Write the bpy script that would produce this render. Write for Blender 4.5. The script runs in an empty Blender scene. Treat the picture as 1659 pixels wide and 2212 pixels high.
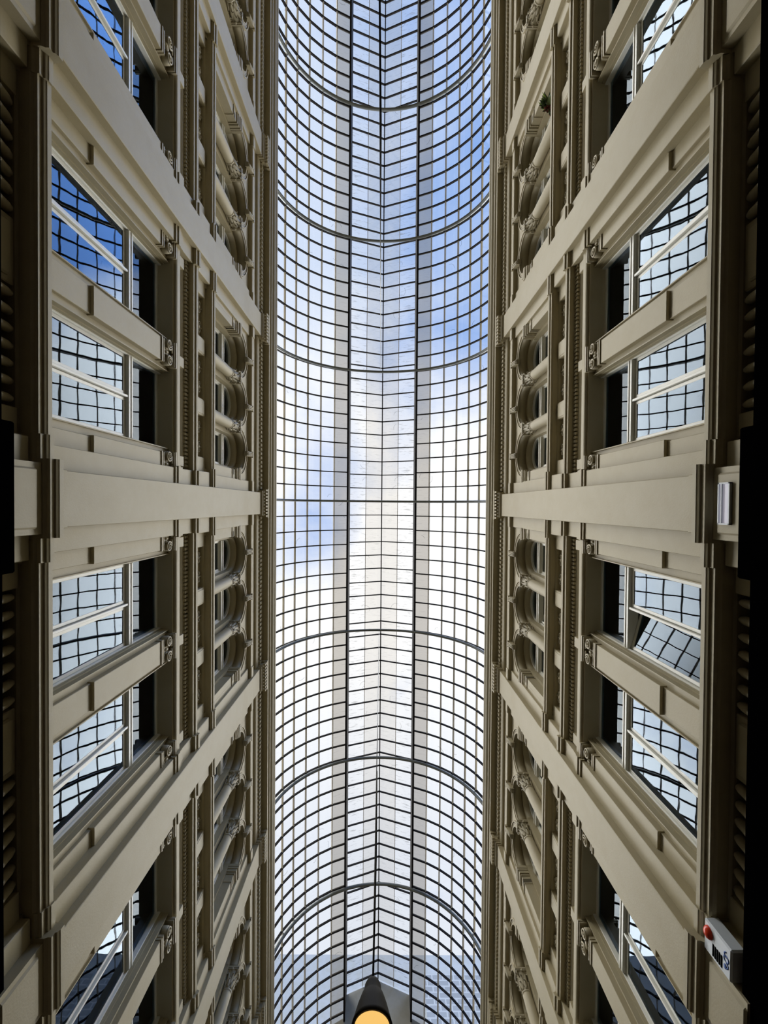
import bpy, math, random
from mathutils import Matrix, Vector
random.seed(7)
PI = math.pi
SC = bpy.context.scene
COL = SC.collection
U = 4.2          # one bay of the arcade in metres; everything below is laid out in bays
ZC = 1.55        # eye height
XC = 0.0097      # the camera stands a few centimetres right of the axis
CX, CY, FPX = 829.5, 1106.0, 950.0

# ------------------------------------------------------------------ camera
cam_d = bpy.data.cameras.new('camera'); cam = bpy.data.objects.new('camera', cam_d); COL.objects.link(cam)
cam_d.sensor_fit = 'HORIZONTAL'; cam_d.sensor_width = 36; cam_d.lens = FPX / 1659 * 36
cam_d.clip_start = 0.05; cam_d.clip_end = 500
Zv = Vector(((827 - CX) / FPX, (1093 - CY) / FPX, 1)).normalized()
Yv = Vector((-0.0078, 1, 0)); Yv = (Yv - Zv * Yv.dot(Zv)).normalized()
Xv = Yv.cross(Zv)
right = Vector((Xv[0], Yv[0], Zv[0])); down = Vector((Xv[1], Yv[1], Zv[1])); fwd = Vector((Xv[2], Yv[2], Zv[2]))
M3 = Matrix((right, -down, -fwd)).transposed()
cam.matrix_world = Matrix.Translation((XC * U, 0.01 * U, ZC)) @ M3.to_4x4()
SC.camera = cam

# ------------------------------------------------------------------ exposure
SC.view_settings.view_transform = 'Standard'; SC.view_settings.look = 'None'
SC.view_settings.exposure = 0.0; SC.view_settings.gamma = 1
SC.view_settings.use_curve_mapping = False

# ------------------------------------------------------------------ node helpers
class NT:
    def __init__(s, tree): s.t = tree; tree.nodes.clear()
    def n(s, typ, ins=None, **kw):
        nd = s.t.nodes.new(typ)
        for k, v in kw.items(): setattr(nd, k, v)
        for k, v in (ins or {}).items():
            if isinstance(v, bpy.types.NodeSocket): s.t.links.new(v, nd.inputs[k])
            else: nd.inputs[k].default_value = v
        return nd
    def m(s, op, a, b=0.0, c=0.0, clamp=False):
        return s.n('ShaderNodeMath', {0: a, 1: b, 2: c}, operation=op, use_clamp=clamp).outputs[0]
    def mixc(s, f, a, b, blend='MIX'):
        nd = s.n('ShaderNodeMix', data_type='RGBA', blend_type=blend)
        for idx, v in ((0, f), (6, a), (7, b)):
            if isinstance(v, bpy.types.NodeSocket): s.t.links.new(v, nd.inputs[idx])
            else: nd.inputs[idx].default_value = v if idx == 0 else tuple(v) + (1,) if len(v) == 3 else v
        return nd.outputs[2]
    def ramp(s, f, stops):
        nd = s.n('ShaderNodeValToRGB', {0: f}); e = nd.color_ramp.elements
        while len(e) < len(stops): e.new(0.5)
        for el, (p, c) in zip(e, stops):
            el.position = p; el.color = (c, c, c, 1) if not hasattr(c, '__len__') else tuple(c) + (1,)
        return nd.outputs[0]

# ------------------------------------------------------------------ sky
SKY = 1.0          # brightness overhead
SIDE = 10.5         # extra sky brightness to both sides, out of view, added to light the walls
w = bpy.data.worlds.new('sky'); SC.world = w; w.use_nodes = True
g = NT(w.node_tree)
tc = g.n('ShaderNodeTexCoord').outputs['Generated']
sx = g.n('ShaderNodeSeparateXYZ', {0: tc})
zz = g.m('MAXIMUM', sx.outputs[2], 0.12)
uu = g.m('DIVIDE', sx.outputs[0], zz); vv = g.m('DIVIDE', sx.outputs[1], zz)
uv = g.n('ShaderNodeCombineXYZ', {0: uu, 1: vv, 2: 0.0}).outputs[0]
nz = g.n('ShaderNodeTexNoise', {'Vector': uv, 'Scale': 3.1, 'Detail': 7.0, 'Roughness': 0.58, 'Distortion': 0.25}).outputs[0]
nz2 = g.n('ShaderNodeTexNoise', {'Vector': uv, 'Scale': 1.3, 'Detail': 3.0}).outputs[0]
# blue towards the top of the picture and its right, cloud towards the bottom
au = g.m('ABSOLUTE', uu)
far_u = g.n('ShaderNodeMapRange', {0: au, 1: 0.3, 2: 0.6, 3: 0.0, 4: 1.0}, interpolation_type='SMOOTHSTEP').outputs[0]
veff = g.m('ADD', vv, g.m('MULTIPLY', far_u, 0.22))
m1 = g.n('ShaderNodeMapRange', {0: veff, 1: -0.12, 2: -0.42, 3: 0.0, 4: 1.0}, interpolation_type='SMOOTHSTEP').outputs[0]
m1 = g.m('MULTIPLY', m1, g.m('MULTIPLY_ADD', g.m('MINIMUM', uu, 0.5), 1.5, 0.42))
pu = g.m('DIVIDE', g.m('ADD', uu, 0.14), 0.10); pv = g.m('DIVIDE', g.m('SUBTRACT', vv, 0.0), 0.20)
patch = g.m('EXPONENT', g.m('MULTIPLY', g.m('ADD', g.m('MULTIPLY', pu, pu), g.m('MULTIPLY', pv, pv)), -1.0))
a_ = g.m('ADD', m1, g.m('MULTIPLY', patch, 0.6))
a_ = g.m('ADD', a_, g.m('MULTIPLY_ADD', nz, 1.5, -0.75))
a_ = g.m('ADD', a_, g.m('MULTIPLY_ADD', nz2, 0.4, -0.2))
blue = g.ramp(a_, [(0.10, 0.0), (0.95, 1.0)])
cloudc = g.mixc(g.ramp(vv, [(0.30, 0.0), (0.8, 1.0)]), (1.15, 1.14, 1.14), (0.86, 0.90, 0.99))
cloudc = g.mixc(g.n('ShaderNodeMapRange', {0: vv, 1: -0.15, 2: -0.6, 3: 0.0, 4: 1.0}, interpolation_type='SMOOTHSTEP').outputs[0], cloudc, (0.72, 0.82, 1.02))
cloudc = g.mixc(far_u, cloudc, (1.0, 0.98, 0.94))
bluec = g.mixc(far_u, (0.26, 0.45, 0.90), (0.14, 0.28, 0.62))
skyc = g.mixc(blue, cloudc, bluec)
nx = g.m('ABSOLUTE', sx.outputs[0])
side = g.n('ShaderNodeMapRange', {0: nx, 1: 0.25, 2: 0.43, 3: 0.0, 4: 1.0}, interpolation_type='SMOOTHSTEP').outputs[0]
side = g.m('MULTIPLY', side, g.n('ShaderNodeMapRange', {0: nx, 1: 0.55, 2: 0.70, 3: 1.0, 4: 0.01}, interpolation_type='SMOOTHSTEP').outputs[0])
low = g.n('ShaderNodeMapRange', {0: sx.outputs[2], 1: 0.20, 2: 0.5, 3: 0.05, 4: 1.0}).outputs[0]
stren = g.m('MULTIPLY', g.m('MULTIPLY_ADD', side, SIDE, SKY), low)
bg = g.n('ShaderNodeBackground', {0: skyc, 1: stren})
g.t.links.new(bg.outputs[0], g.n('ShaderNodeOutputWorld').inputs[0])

# ------------------------------------------------------------------ materials
MAT = {}
def principled(name, col, rough=0.6, metal=0.0, noise=0.0, nscale=3.0, bump=0.0, bscale=40.0, spec=0.5, emit=None, estr=0):
    m = bpy.data.materials.new(name); m.use_nodes = True; t = NT(m.node_tree)
    b = t.n('ShaderNodeBsdfPrincipled', {'Roughness': rough, 'Metallic': metal, 'Specular IOR Level': spec})
    b.inputs['Base Color'].default_value = (*col, 1)
    tcn = t.n('ShaderNodeTexCoord').outputs['Object']
    if noise:
        nn = t.n('ShaderNodeTexNoise', {'Vector': tcn, 'Scale': nscale, 'Detail': 6.0, 'Roughness': 0.65}).outputs[0]
        f = t.ramp(nn, [(0.35, 0.0), (0.75, 1.0)])
        dark = [c * (1 - noise) * k for c, k in zip(col, (1.0, 0.97, 0.86))]
        t.t.links.new(t.mixc(f, col, dark), b.inputs['Base Color'])
    if bump:
        nb = t.n('ShaderNodeTexNoise', {'Vector': tcn, 'Scale': bscale, 'Detail': 3.0}).outputs[0]
        bb = t.n('ShaderNodeBump', {'Height': nb, 'Strength': bump, 'Distance': 0.004})
        t.t.links.new(bb.outputs[0], b.inputs['Normal'])
    if emit:
        b.inputs['Emission Color'].default_value = (*emit, 1); b.inputs['Emission Strength'].default_value = estr
    t.t.links.new(b.outputs[0], t.n('ShaderNodeOutputMaterial').inputs[0])
    MAT[name] = m; return m
CREAM = (0.385, 0.334, 0.218)
principled('cream_paint', CREAM, 0.55, noise=0.10, nscale=1.6, bump=0.25, bscale=60)
principled('cream_ornament', (0.41, 0.36, 0.245), 0.5, noise=0.22, nscale=9)
principled('frame_paint', (0.72, 0.72, 0.68), 0.35, noise=0.06, nscale=4)
principled('black_lacquer', (0.0008, 0.0008, 0.001), 0.95, spec=0.0)
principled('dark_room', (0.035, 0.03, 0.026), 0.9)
principled('bar_dark', (0.012, 0.011, 0.013), 0.8, spec=0.1)
principled('bar_pale', (0.60, 0.57, 0.53), 0.5)
principled('steel_tube', (0.13, 0.14, 0.135), 0.35, metal=0.3)
principled('grey_plaster', (0.26, 0.26, 0.24), 0.8, noise=0.15, nscale=2.5)
principled('floor_stone', (0.20, 0.15, 0.11), 0.35, noise=0.2, nscale=2)
principled('lamp_metal', (0.02, 0.016, 0.013), 0.6, metal=0.2)
principled('lamp_disc', (0.85, 0.6, 0.25), 0.6, emit=(1.0, 0.60, 0.17), estr=0.95)
principled('cable_grey', (0.30, 0.30, 0.29), 0.5)
principled('siren_white', (0.62, 0.66, 0.70), 0.4)
principled('siren_red', (0.75, 0.05, 0.015), 0.25)
principled('siren_blue', (0.03, 0.10, 0.36), 0.5)
principled('leaf_green', (0.035, 0.075, 0.012), 0.5, noise=0.5, nscale=20)
principled('leaf_lime', (0.30, 0.50, 0.06), 0.5)
principled('leaf_red', (0.20, 0.05, 0.045), 0.6)
principled('pot_green', (0.12, 0.16, 0.05), 0.5)
principled('far_building', (0.50, 0.55, 0.62), 0.9, noise=0.1)

def brick_mat():
    m = bpy.data.materials.new('far_brick'); m.use_nodes = True; t = NT(m.node_tree)
    b = t.n('ShaderNodeBsdfPrincipled', {'Roughness': 0.9})
    br = t.n('ShaderNodeTexBrick', {'Vector': t.n('ShaderNodeMapping', {'Vector': t.n('ShaderNodeTexCoord').outputs['Object'], 'Rotation': (PI / 2, 0, 0)}).outputs[0],
         'Color1': (0.33, 0.37, 0.42, 1), 'Color2': (0.38, 0.42, 0.48, 1), 'Mortar': (0.55, 0.6, 0.66, 1), 'Scale': 1.2, 'Mortar Size': 0.03})
    t.t.links.new(br.outputs[0], b.inputs['Base Color']); t.t.links.new(b.outputs[0], t.n('ShaderNodeOutputMaterial').inputs[0])
    MAT['far_brick'] = m
brick_mat()

def tile_floor():
    m = MAT['floor_stone']
tile_floor()

def roof_glass(name, tint, milk, dirt, milkc=(0.05, 0.05, 0.048)):
    """thin glass: mostly clear, partly frosted by dust, a little mirror"""
    m = bpy.data.materials.new(name); m.use_nodes = True; t = NT(m.node_tree)
    co = t.n('ShaderNodeTexCoord').outputs['Object']
    tr = t.n('ShaderNodeBsdfTransparent', {0: (*tint, 1)})
    tl = t.n('ShaderNodeBsdfTranslucent', {0: (*milkc, 1)})
    st = t.n('ShaderNodeMapping', {'Vector': co, 'Scale': (1.2, 9.0, 3.0)}).outputs[0]
    sp = t.n('ShaderNodeTexNoise', {'Vector': st, 'Scale': 2.4, 'Detail': 5.0}).outputs[0]
    dd = t.ramp(sp, [(0.56, 0.0), (0.74, dirt)])
    f = t.m('ADD', dd, milk, clamp=True)
    mx = t.n('ShaderNodeMixShader', {0: f, 1: tr.outputs[0], 2: tl.outputs[0]})
    gl = t.n('ShaderNodeBsdfGlossy', {0: (1, 1, 1, 1), 'Roughness': 0.02})
    mx2 = t.n('ShaderNodeMixShader', {0: 0.03, 1: mx.outputs[0], 2: gl.outputs[0]})
    t.t.links.new(mx2.outputs[0], t.n('ShaderNodeOutputMaterial').inputs[0]); MAT[name] = m
roof_glass('roof_glass', (0.96, 0.975, 0.98), 0.02, 0.03)
roof_glass('roof_glass_dusty', (0.74, 0.71, 0.66), 0.38, 0.10, (0.11, 0.106, 0.094))
roof_glass('roof_glass_warm', (0.90, 0.885, 0.85), 0.14, 0.16)
roof_glass('roof_glass_streaked', (0.95, 0.96, 0.96), 0.05, 0.45)

def window_glass(name, ior, tint):
    m = bpy.data.materials.new(name); m.use_nodes = True; t = NT(m.node_tree)
    co = t.n('ShaderNodeTexCoord').outputs['Object']
    nb = t.n('ShaderNodeTexNoise', {'Vector': co, 'Scale': 1.7, 'Detail': 2.0}).outputs[0]
    bb = t.n('ShaderNodeBump', {'Height': nb, 'Strength': 0.10, 'Distance': 0.010})
    fr = t.n('ShaderNodeFresnel', {'IOR': ior, 'Normal': bb.outputs[0]})
    tr = t.n('ShaderNodeBsdfTransparent', {0: (*tint, 1)})
    gl = t.n('ShaderNodeBsdfGlossy', {0: (0.68, 0.80, 0.94, 1), 'Roughness': 0.012, 'Normal': bb.outputs[0]})
    mx = t.n('ShaderNodeMixShader', {0: fr.outputs[0], 1: tr.outputs[0], 2: gl.outputs[0]})
    t.t.links.new(mx.outputs[0], t.n('ShaderNodeOutputMaterial').inputs[0]); MAT[name] = m
window_glass('window_glass', 1.42, (0.55, 0.60, 0.58))

# ------------------------------------------------------------------ mesh builder (lengths in bays)
class MB:
    def __init__(s): s.v = []; s.f = []; s.mi = []; s.cur = 0; s.sm = []
        
    def add(s, vs, fs, smooth=False):
        o = len(s.v); s.v += [tuple(p) for p in vs]
        s.f += [tuple(o + i for i in f) for f in fs]; s.mi += [s.cur] * len(fs); s.sm += [smooth] * len(fs)
    def box(s, x0, x1, y0, y1, z0, z1, bev=0.0):
        if x0 > x1: x0, x1 = x1, x0
        if y0 > y1: y0, y1 = y1, y0
        if z0 > z1: z0, z1 = z1, z0
        if bev:
            b = min(bev, (x1 - x0) / 2.2, (y1 - y0) / 2.2, (z1 - z0) / 2.2); vs = []; 
            for ax in range(3):
                lo = [x0, y0, z0]; hi = [x1, y1, z1]
            idx = {}
            for sx in (0, 1):
                for sy in (0, 1):
                    for sz in (0, 1):
                        c = [(x0, x1)[sx], (y0, y1)[sy], (z0, z1)[sz]]; sg = [(1, -1)[sx], (1, -1)[sy], (1, -1)[sz]]
                        for a in range(3):
                            p = [c[i] + (sg[i] * b if i != a else 0) for i in range(3)]
                            idx[(sx, sy, sz, a)] = len(vs); vs.append(p)
            fs = []
            def sgn(t, a): 
                r = list(t); return r
            # main faces
            for sx in (0, 1): fs.append([idx[(sx, 0, 0, 0)], idx[(sx, 1, 0, 0)], idx[(sx, 1, 1, 0)], idx[(sx, 0, 1, 0)]][::(1 if sx else -1)])
            for sy in (0, 1): fs.append([idx[(0, sy, 0, 1)], idx[(1, sy, 0, 1)], idx[(1, sy, 1, 1)], idx[(0, sy, 1, 1)]][::(-1 if sy else 1)])
            for sz in (0, 1): fs.append([idx[(0, 0, sz, 2)], idx[(1, 0, sz, 2)], idx[(1, 1, sz, 2)], idx[(0, 1, sz, 2)]][::(1 if sz else -1)])
            for a in (0, 1):
                for c in (0, 1):
                    fs.append([idx[(a, c, 0, 0)], idx[(a, c, 0, 1)], idx[(a, c, 1, 1)], idx[(a, c, 1, 0)]])
                    fs.append([idx[(a, 0, c, 0)], idx[(a, 0, c, 2)], idx[(a, 1, c, 2)], idx[(a, 1, c, 0)]])
                    fs.append([idx[(0, a, c, 1)], idx[(0, a, c, 2)], idx[(1, a, c, 2)], idx[(1, a, c, 1)]])
            for k in [(i, j, l) for i in (0, 1) for j in (0, 1) for l in (0, 1)]:
                fs.append([idx[(*k, 0)], idx[(*k, 1)], idx[(*k, 2)]])
            s.add(vs, fs); return
        v = [(x0, y0, z0), (x1, y0, z0), (x1, y1, z0), (x0, y1, z0), (x0, y0, z1), (x1, y0, z1), (x1, y1, z1), (x0, y1, z1)]
        s.add(v, [(0, 3, 2, 1), (4, 5, 6, 7), (0, 1, 5, 4), (1, 2, 6, 5), (2, 3, 7, 6), (3, 0, 4, 7)])
    def prism(s, prof, y0, y1):
        """closed profile of (x, z) extruded along y"""
        n = len(prof); vs = [(x, y0, z) for x, z in prof] + [(x, y1, z) for x, z in prof]
        fs = [tuple(range(n)), tuple(range(2 * n - 1, n - 1, -1))] + [(i, i + n, (i + 1) % n + n, (i + 1) % n) for i in range(n)]
        s.add(vs, fs)
    def lathe(s, prof, cx=0, cy=0, seg=20, caps=True):
        vs = []; fs = []; n = len(prof)
        for r, z in prof:
            for i in range(seg):
                a = 2 * PI * i / seg; vs.append((cx + r * math.cos(a), cy + r * math.sin(a), z))
        for k in range(n - 1):
            for i in range(seg):
                j = (i + 1) % seg; fs.append((k * seg + i, k * seg + j, (k + 1) * seg + j, (k + 1) * seg + i))
        s.add(vs, fs, True)
        if caps:
            s.add([vs[i] for i in range(seg)], [tuple(range(seg - 1, -1, -1))]); s.add(vs[-seg:], [tuple(range(seg))])
    def sweep(s, path, ra, rb, up, seg=10, closed=False, rect=False):
        """tube along path; section half-widths ra along 'up', rb across; radii may be lists"""
        up = Vector(up); n = len(path); P = [Vector(p) for p in path]; vs = []; fs = []
        if rect: seg = 4
        for i, p in enumerate(P):
            t = (P[min(i + 1, n - 1)] - P[max(i - 1, 0)]).normalized()
            sd = t.cross(up).normalized(); u2 = sd.cross(t).normalized()
            A = ra[i] if hasattr(ra, '__len__') else ra; B = rb[i] if hasattr(rb, '__len__') else rb
            for k in range(seg):
                if rect: cu, cs = ((1, 1), (1, -1), (-1, -1), (-1, 1))[k]
                else: a = 2 * PI * k / seg; cu, cs = math.cos(a), math.sin(a)
                vs.append(p + u2 * A * cu + sd * B * cs)
        for i in range(n - 1):
            for k in range(seg):
                j = (k + 1) % seg; fs.append((i * seg + k, (i + 1) * seg + k, (i + 1) * seg + j, i * seg + j))
        fs.append(tuple(range(seg))); fs.append(tuple(range(n * seg - 1, (n - 1) * seg - 1, -1)))
        s.add(vs, fs, not rect)
    def quad(s, a, b, c, d): s.add([a, b, c, d], [(0, 1, 2, 3)])
    def sphere(s, c, rx, ry, rz, seg=10, rings=6):
        vs = []; fs = []
        for i in range(rings + 1):
            th = PI * i / rings
            for k in range(seg):
                a = 2 * PI * k / seg; vs.append((c[0] + rx * math.sin(th) * math.cos(a), c[1] + ry * math.sin(th) * math.sin(a), c[2] + rz * math.cos(th)))
        for i in range(rings):
            for k in range(seg):
                j = (k + 1) % seg; fs.append((i * seg + k, (i + 1) * seg + k, (i + 1) * seg + j, i * seg + j))
        s.add(vs, fs, True)
    def build(s, name, mats, parent=None, loc=(0, 0, 0), flip=True):
        me = bpy.data.meshes.new(name)
        me.from_pydata([(x * U, y * U, z * U) for x, y, z in s.v], [], s.f)
        if not isinstance(mats, (list, tuple)): mats = [mats]
        for m in mats: me.materials.append(MAT[m])
        me.polygons.foreach_set('material_index', s.mi); me.polygons.foreach_set('use_smooth', s.sm)
        me.update()
        import bmesh
        if flip:
            b = bmesh.new(); b.from_mesh(me); bmesh.ops.recalc_face_normals(b, faces=b.faces); b.to_mesh(me); b.free()
        o = bpy.data.objects.new(name, me); COL.objects.link(o)
        if parent: o.parent = parent
        o.location = [c * U for c in loc]
        return o

def setp(o, label=None, cat=None, group=None, kind=None):
    if label: o['label'] = label
    if cat: o['category'] = cat
    if group: o['group'] = group
    if kind: o['kind'] = kind
    return o
def empty(name):
    o = bpy.data.objects.new(name, None); COL.objects.link(o); o.empty_display_size = 0.1; return o
def place(o, side, X, Y, H):
    """side -1 = left wall, +1 = right wall; local +x always points into the arcade"""
    o.location = (side * X * U, Y * U, ZC + H * U); o.rotation_euler = (0, 0, 0 if side < 0 else PI)
    return o
def dup(src):
    r = src.copy(); COL.objects.link(r)
    for ch in list(src.children):
        c = ch.copy(); COL.objects.link(c); c.parent = r
        for q in list(ch.children):
            d = q.copy(); COL.objects.link(d); d.parent = c
    return r
class Kind:
    """first use hands out the prototype itself, later uses hand out copies"""
    def __init__(s, root): s.root = root; s.used = False
    def get(s):
        if not s.used: s.used = True; return s.root
        return dup(s.root)
ORD = ['', 'first', 'second', 'third', 'fourth', 'fifth']
SIDE_N = {-1: 'left', 1: 'right'}
def bayname(b): return ('%s bay %s the middle pilaster' % (ORD[b + 1], 'below')) if b >= 0 else ('%s bay %s the middle pilaster' % (ORD[-b], 'above'))
def wx(side, X): return side * X

# ------------------------------------------------------------------ walls
Y0, Y1 = -4.75, 4.05
BAYS = range(-5, 4)
def wall(side):
    """all in world bays, h measured from eye height; x outward distance is mirrored by side"""
    mb = MB()
    def bx(X0, X1, y0, y1, z0, z1): mb.box(side * X0, side * X1, y0, y1, z0, z1)
    HF = -ZC / U
    bx(0.80, 1.35, Y0, Y1, 0.80, 0.93)          # behind the frieze and under the windows
    bx(0.735, 1.35, Y0, Y1, 1.535, 1.80)        # lintel and parapet
    bx(0.712, 1.35, Y0, Y1, 2.375, 2.60)        # above the arches
    bx(0.75, 1.35, Y0, Y1, 2.60, 2.70)
    for b in BAYS:
        c = b
        for (a0, a1) in ((c - 0.18, c + 0.18), (c + 0.5 - 0.052, c + 0.5 + 0.052)):
            a0 = max(a0, Y0); a1 = min(a1, Y1)
            if a1 > a0: bx(0.737, 0.86, a0, a1, 0.948, 1.524)
        # upper storey: inner order of each arch and the piers between
        bays_open = -3 <= b <= 2
        if not bays_open:
            bx(0.712, 0.83, max(b, Y0), min(b + 1, Y1), 1.80, 2.375)
            bx(0.80, 0.86, max(b + .18, Y0), min(b + .82, Y1), 0.93, 1.535); continue
        if b in (-3, 2): bx(0.80, 0.86, b + .18, b + .82, 0.93, 1.535)
        zs = 2.200
        for (r, Xa, Xb, low) in ((0.094, 0.712, 0.752, False), (0.080, 0.752, 0.805, True)):
            for i in range(3):
                cy = b + 0.5 + (i - 1) * 0.2425; hw = 0.12125
                N = 20; arc = [(cy + r * math.cos(PI * k / N), zs + r * math.sin(PI * k / N)) for k in range(N + 1)]
                top = 2.375
                edge = []
                for k in range(N + 1):
                    a = PI * k / N; ca, sa = math.cos(a), math.sin(a)
                    s_ = min(hw / max(abs(ca), 1e-6), (top - zs) / max(abs(sa), 1e-6)); edge.append((cy + s_ * ca, zs + s_ * sa))
                for k in range(N):
                    for X in (Xa, Xb):
                        mb.quad((side * X, arc[k][0], arc[k][1]), (side * X, edge[k][0], edge[k][1]), (side * X, edge[k + 1][0], edge[k + 1][1]), (side * X, arc[k + 1][0], arc[k + 1][1]))
                    mb.add([(side * Xa, *arc[k]), (side * Xb, *arc[k]), (side * Xb, *arc[k + 1]), (side * Xa, *arc[k + 1])], [(0, 1, 2, 3)], True)
                    # corner filler so the spandrel reaches the square corner
                for sg in (1, -1):
                    k0 = [k for k in range(N) if (edge[k][1] < top - 1e-6) != (edge[k + 1][1] < top - 1e-6)]
                for k in k0:
                    pass
                for k in range(N):
                    e0, e1 = edge[k], edge[k + 1]
                    on_side0 = abs(abs(e0[0] - cy) - hw) < 1e-6; on_top1 = abs(e1[1] - top) < 1e-6
                    if on_side0 != (abs(abs(e1[0] - cy) - hw) < 1e-6):
                        cyy = cy + (hw if (e0[0] + e1[0]) / 2 > cy else -hw)
                        for X in (Xa, Xb): mb.add([(side * X, *e0), (side * X, cyy, top), (side * X, *e1)], [(0, 1, 2)])
                # undersides beside the arch at springing height
                for sg in (1, -1):
                    mb.quad((side * Xa, cy + sg * r, zs), (side * Xb, cy + sg * r, zs), (side * Xb, cy + sg * hw, zs), (side * Xa, cy + sg * hw, zs))
                if low:
                    for sg in (1, -1): bx(0.752, 0.805, cy + sg * r, cy + sg * hw, 1.80, zs)
            # ends of the bay out to the pilasters
            e = 0.5 - 0.2425 - 0.12125
            for (a0, a1) in ((b, b + e), (b + 1 - e, b + 1)): bx(Xa, Xb, a0, a1, 1.80 if low else 1.80, 2.375)
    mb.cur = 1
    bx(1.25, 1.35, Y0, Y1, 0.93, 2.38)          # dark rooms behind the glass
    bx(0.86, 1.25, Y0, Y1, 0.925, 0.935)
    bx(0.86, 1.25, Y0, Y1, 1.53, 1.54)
    o = mb.build('wall_' + SIDE_N[side], ['cream_paint', 'dark_room'], flip=False)
    # orient all normals consistently piece by piece
    import bmesh
    bm = bmesh.new(); bm.from_mesh(o.data); bmesh.ops.remove_doubles(bm, verts=bm.verts, dist=1e-5); bmesh.ops.recalc_face_normals(bm, faces=bm.faces); bm.to_mesh(o.data); bm.free()
    o.location = (0, 0, ZC)
    setp(o, 'cream painted inner facade wall on the %s of the arcade' % SIDE_N[side], 'wall', kind='structure')
    # ground floor
    m2 = MB(); m2.box(side * 0.76, side * 1.35, Y0, Y1, -ZC / U, 0.80)
    o2 = m2.build('wall_%s_shops' % SIDE_N[side], 'black_lacquer'); o2.location = (0, 0, ZC)
    setp(o2, 'dark ground floor shop wall below the %s facade' % SIDE_N[side], 'wall', kind='structure')
for sd in (-1, 1): wall(sd)

mb = MB(); mb.box(-1.4, 1.4, Y0 - 0.3, Y1 + 0.3, -ZC / U - 0.05, -ZC / U)
setp(mb.build('floor', 'floor_stone', loc=(0, 0, ZC / U)), 'pale stone arcade floor', 'floor', kind='structure')
# ends of the arcade
RT, RG, HS = 0.715, 0.745, 2.695      # roof arch radius, glass radius, springing height
def endwall(name, ya, yb, lab):
    mb = MB(); pts = [(-0.80, -ZC / U), (0.80, -ZC / U), (0.80, HS)]
    pts += [(RG * math.cos(a), HS + RG * math.sin(a)) for a in [PI * k / 24 for k in range(1, 9)]]
    pts += [(0.262, 3.40), (0.262, 3.56), (0, 3.67), (-0.262, 3.56), (-0.262, 3.40)]
    pts += [(RG * math.cos(a), HS + RG * math.sin(a)) for a in [PI * k / 24 for k in range(16, 24)]] + [(-0.80, HS)]
    mb.prism(pts, ya, yb); o = mb.build(name, 'grey_plaster', loc=(0, 0, ZC / U)); setp(o, lab, 'wall', kind='structure')
endwall('wall_back', 4.03, 4.12, 'plain grey plaster end wall under the far end of the glass roof')
endwall('wall_front', Y0 - 0.1, Y0, 'plain grey end wall behind the viewer')

# ------------------------------------------------------------------ running mouldings (structure trims)
def run(name, prof, y0, y1, dent=None, label='', breaks=()):
    """one moulding along each side; breaks = (half width, shift towards the arcade)"""
    outs = []
    for side in (-1, 1):
        mb = MB()
        def P(shift, ya, yb): mb.prism([(side * (X - (shift if X < 0.79 else 0)), h) for X, h in prof], ya, yb)
        def shift_at(y):
            dd = abs(y - round(y)); r_ = 0.0
            for hw, sh in breaks:      # widest first
                if dd < hw: r_ = sh
            return r_
        cuts = sorted({y0, y1} | {k + sg * hw for k in range(-6, 6) for sg in (-1, 1) for hw, _ in breaks if y0 < k + sg * hw < y1})
        segs = []
        for ya, yb in zip(cuts[:-1], cuts[1:]):
            sh = shift_at((ya + yb) / 2)
            if segs and segs[-1][2] == sh: segs[-1][1] = yb
            else: segs.append([ya, yb, sh])
        for ya, yb, sh in segs: P(sh, ya, yb)
        o = mb.build('trim_%d' % run.n, 'cream_paint'); o.location = (0, 0, ZC); run.n += 1
        setp(o, label % SIDE_N[side], 'cornice', kind='structure')
        if dent:
            Xa, Xb, za, zb, pitch, duty = dent; md = MB(); y = y0
            while y < y1 - pitch:
                if abs(y + pitch * duty / 2 - round(y + pitch * duty / 2)) > 0.063: md.box(side * Xa, side * Xb, y, y + pitch * duty, za, zb)
                y += pitch
            md.build('dentil_band', 'cream_paint', parent=o)
        outs.append(o)
    return outs
run.n = 1
run('lower', [(0.80, 0.902), (0.742, 0.902), (0.737, 0.906), (0.714, 0.906), (0.708, 0.9095), (0.7005, 0.9095), (0.7005, 0.9195), (0.6965, 0.9205), (0.6945, 0.9255), (0.6935, 0.9265), (0.6935, 0.938), (0.735, 0.948), (0.80, 0.948)],
    Y0, Y1, label='moulded cream cornice above the shops on the %s wall', breaks=((0.134, 0.004), (0.0825, 0.024)))
run('mid', [(0.80, 1.524), (0.718, 1.524), (0.718, 1.533), (0.7095, 1.533), (0.708, 1.537), (0.708, 1.556), (0.712, 1.560), (0.733, 1.560), (0.733, 1.600), (0.726, 1.612), (0.725, 1.645), (0.699, 1.645), (0.699, 1.657), (0.694, 1.660), (0.693, 1.672), (0.72, 1.68), (0.80, 1.68)],
    Y0, Y1, dent=(0.726, 0.717, 1.622, 1.643, 0.0146, 0.6), label='dark shadowed middle cornice with dentils along the %s wall', breaks=((0.117, 0.010),))
run('sill', [(0.80, 1.790), (0.722, 1.790), (0.718, 1.800), (0.700, 1.800), (0.698, 1.804), (0.692, 1.804), (0.692, 1.815), (0.688, 1.817), (0.687, 1.828), (0.70, 1.834), (0.80, 1.836)],
    Y0, Y1, label='sill ledge under the upper arcade of the %s wall', breaks=((0.136, 0.006),))
run('arch_string', [(0.80, 2.342), (0.710, 2.342), (0.696, 2.344), (0.691, 2.348), (0.691, 2.380), (0.702, 2.386), (0.715, 2.39), (0.80, 2.39)],
    Y0, Y1, label='thin string moulding above the arches of the %s wall', breaks=((0.117, 0.004),))
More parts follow.
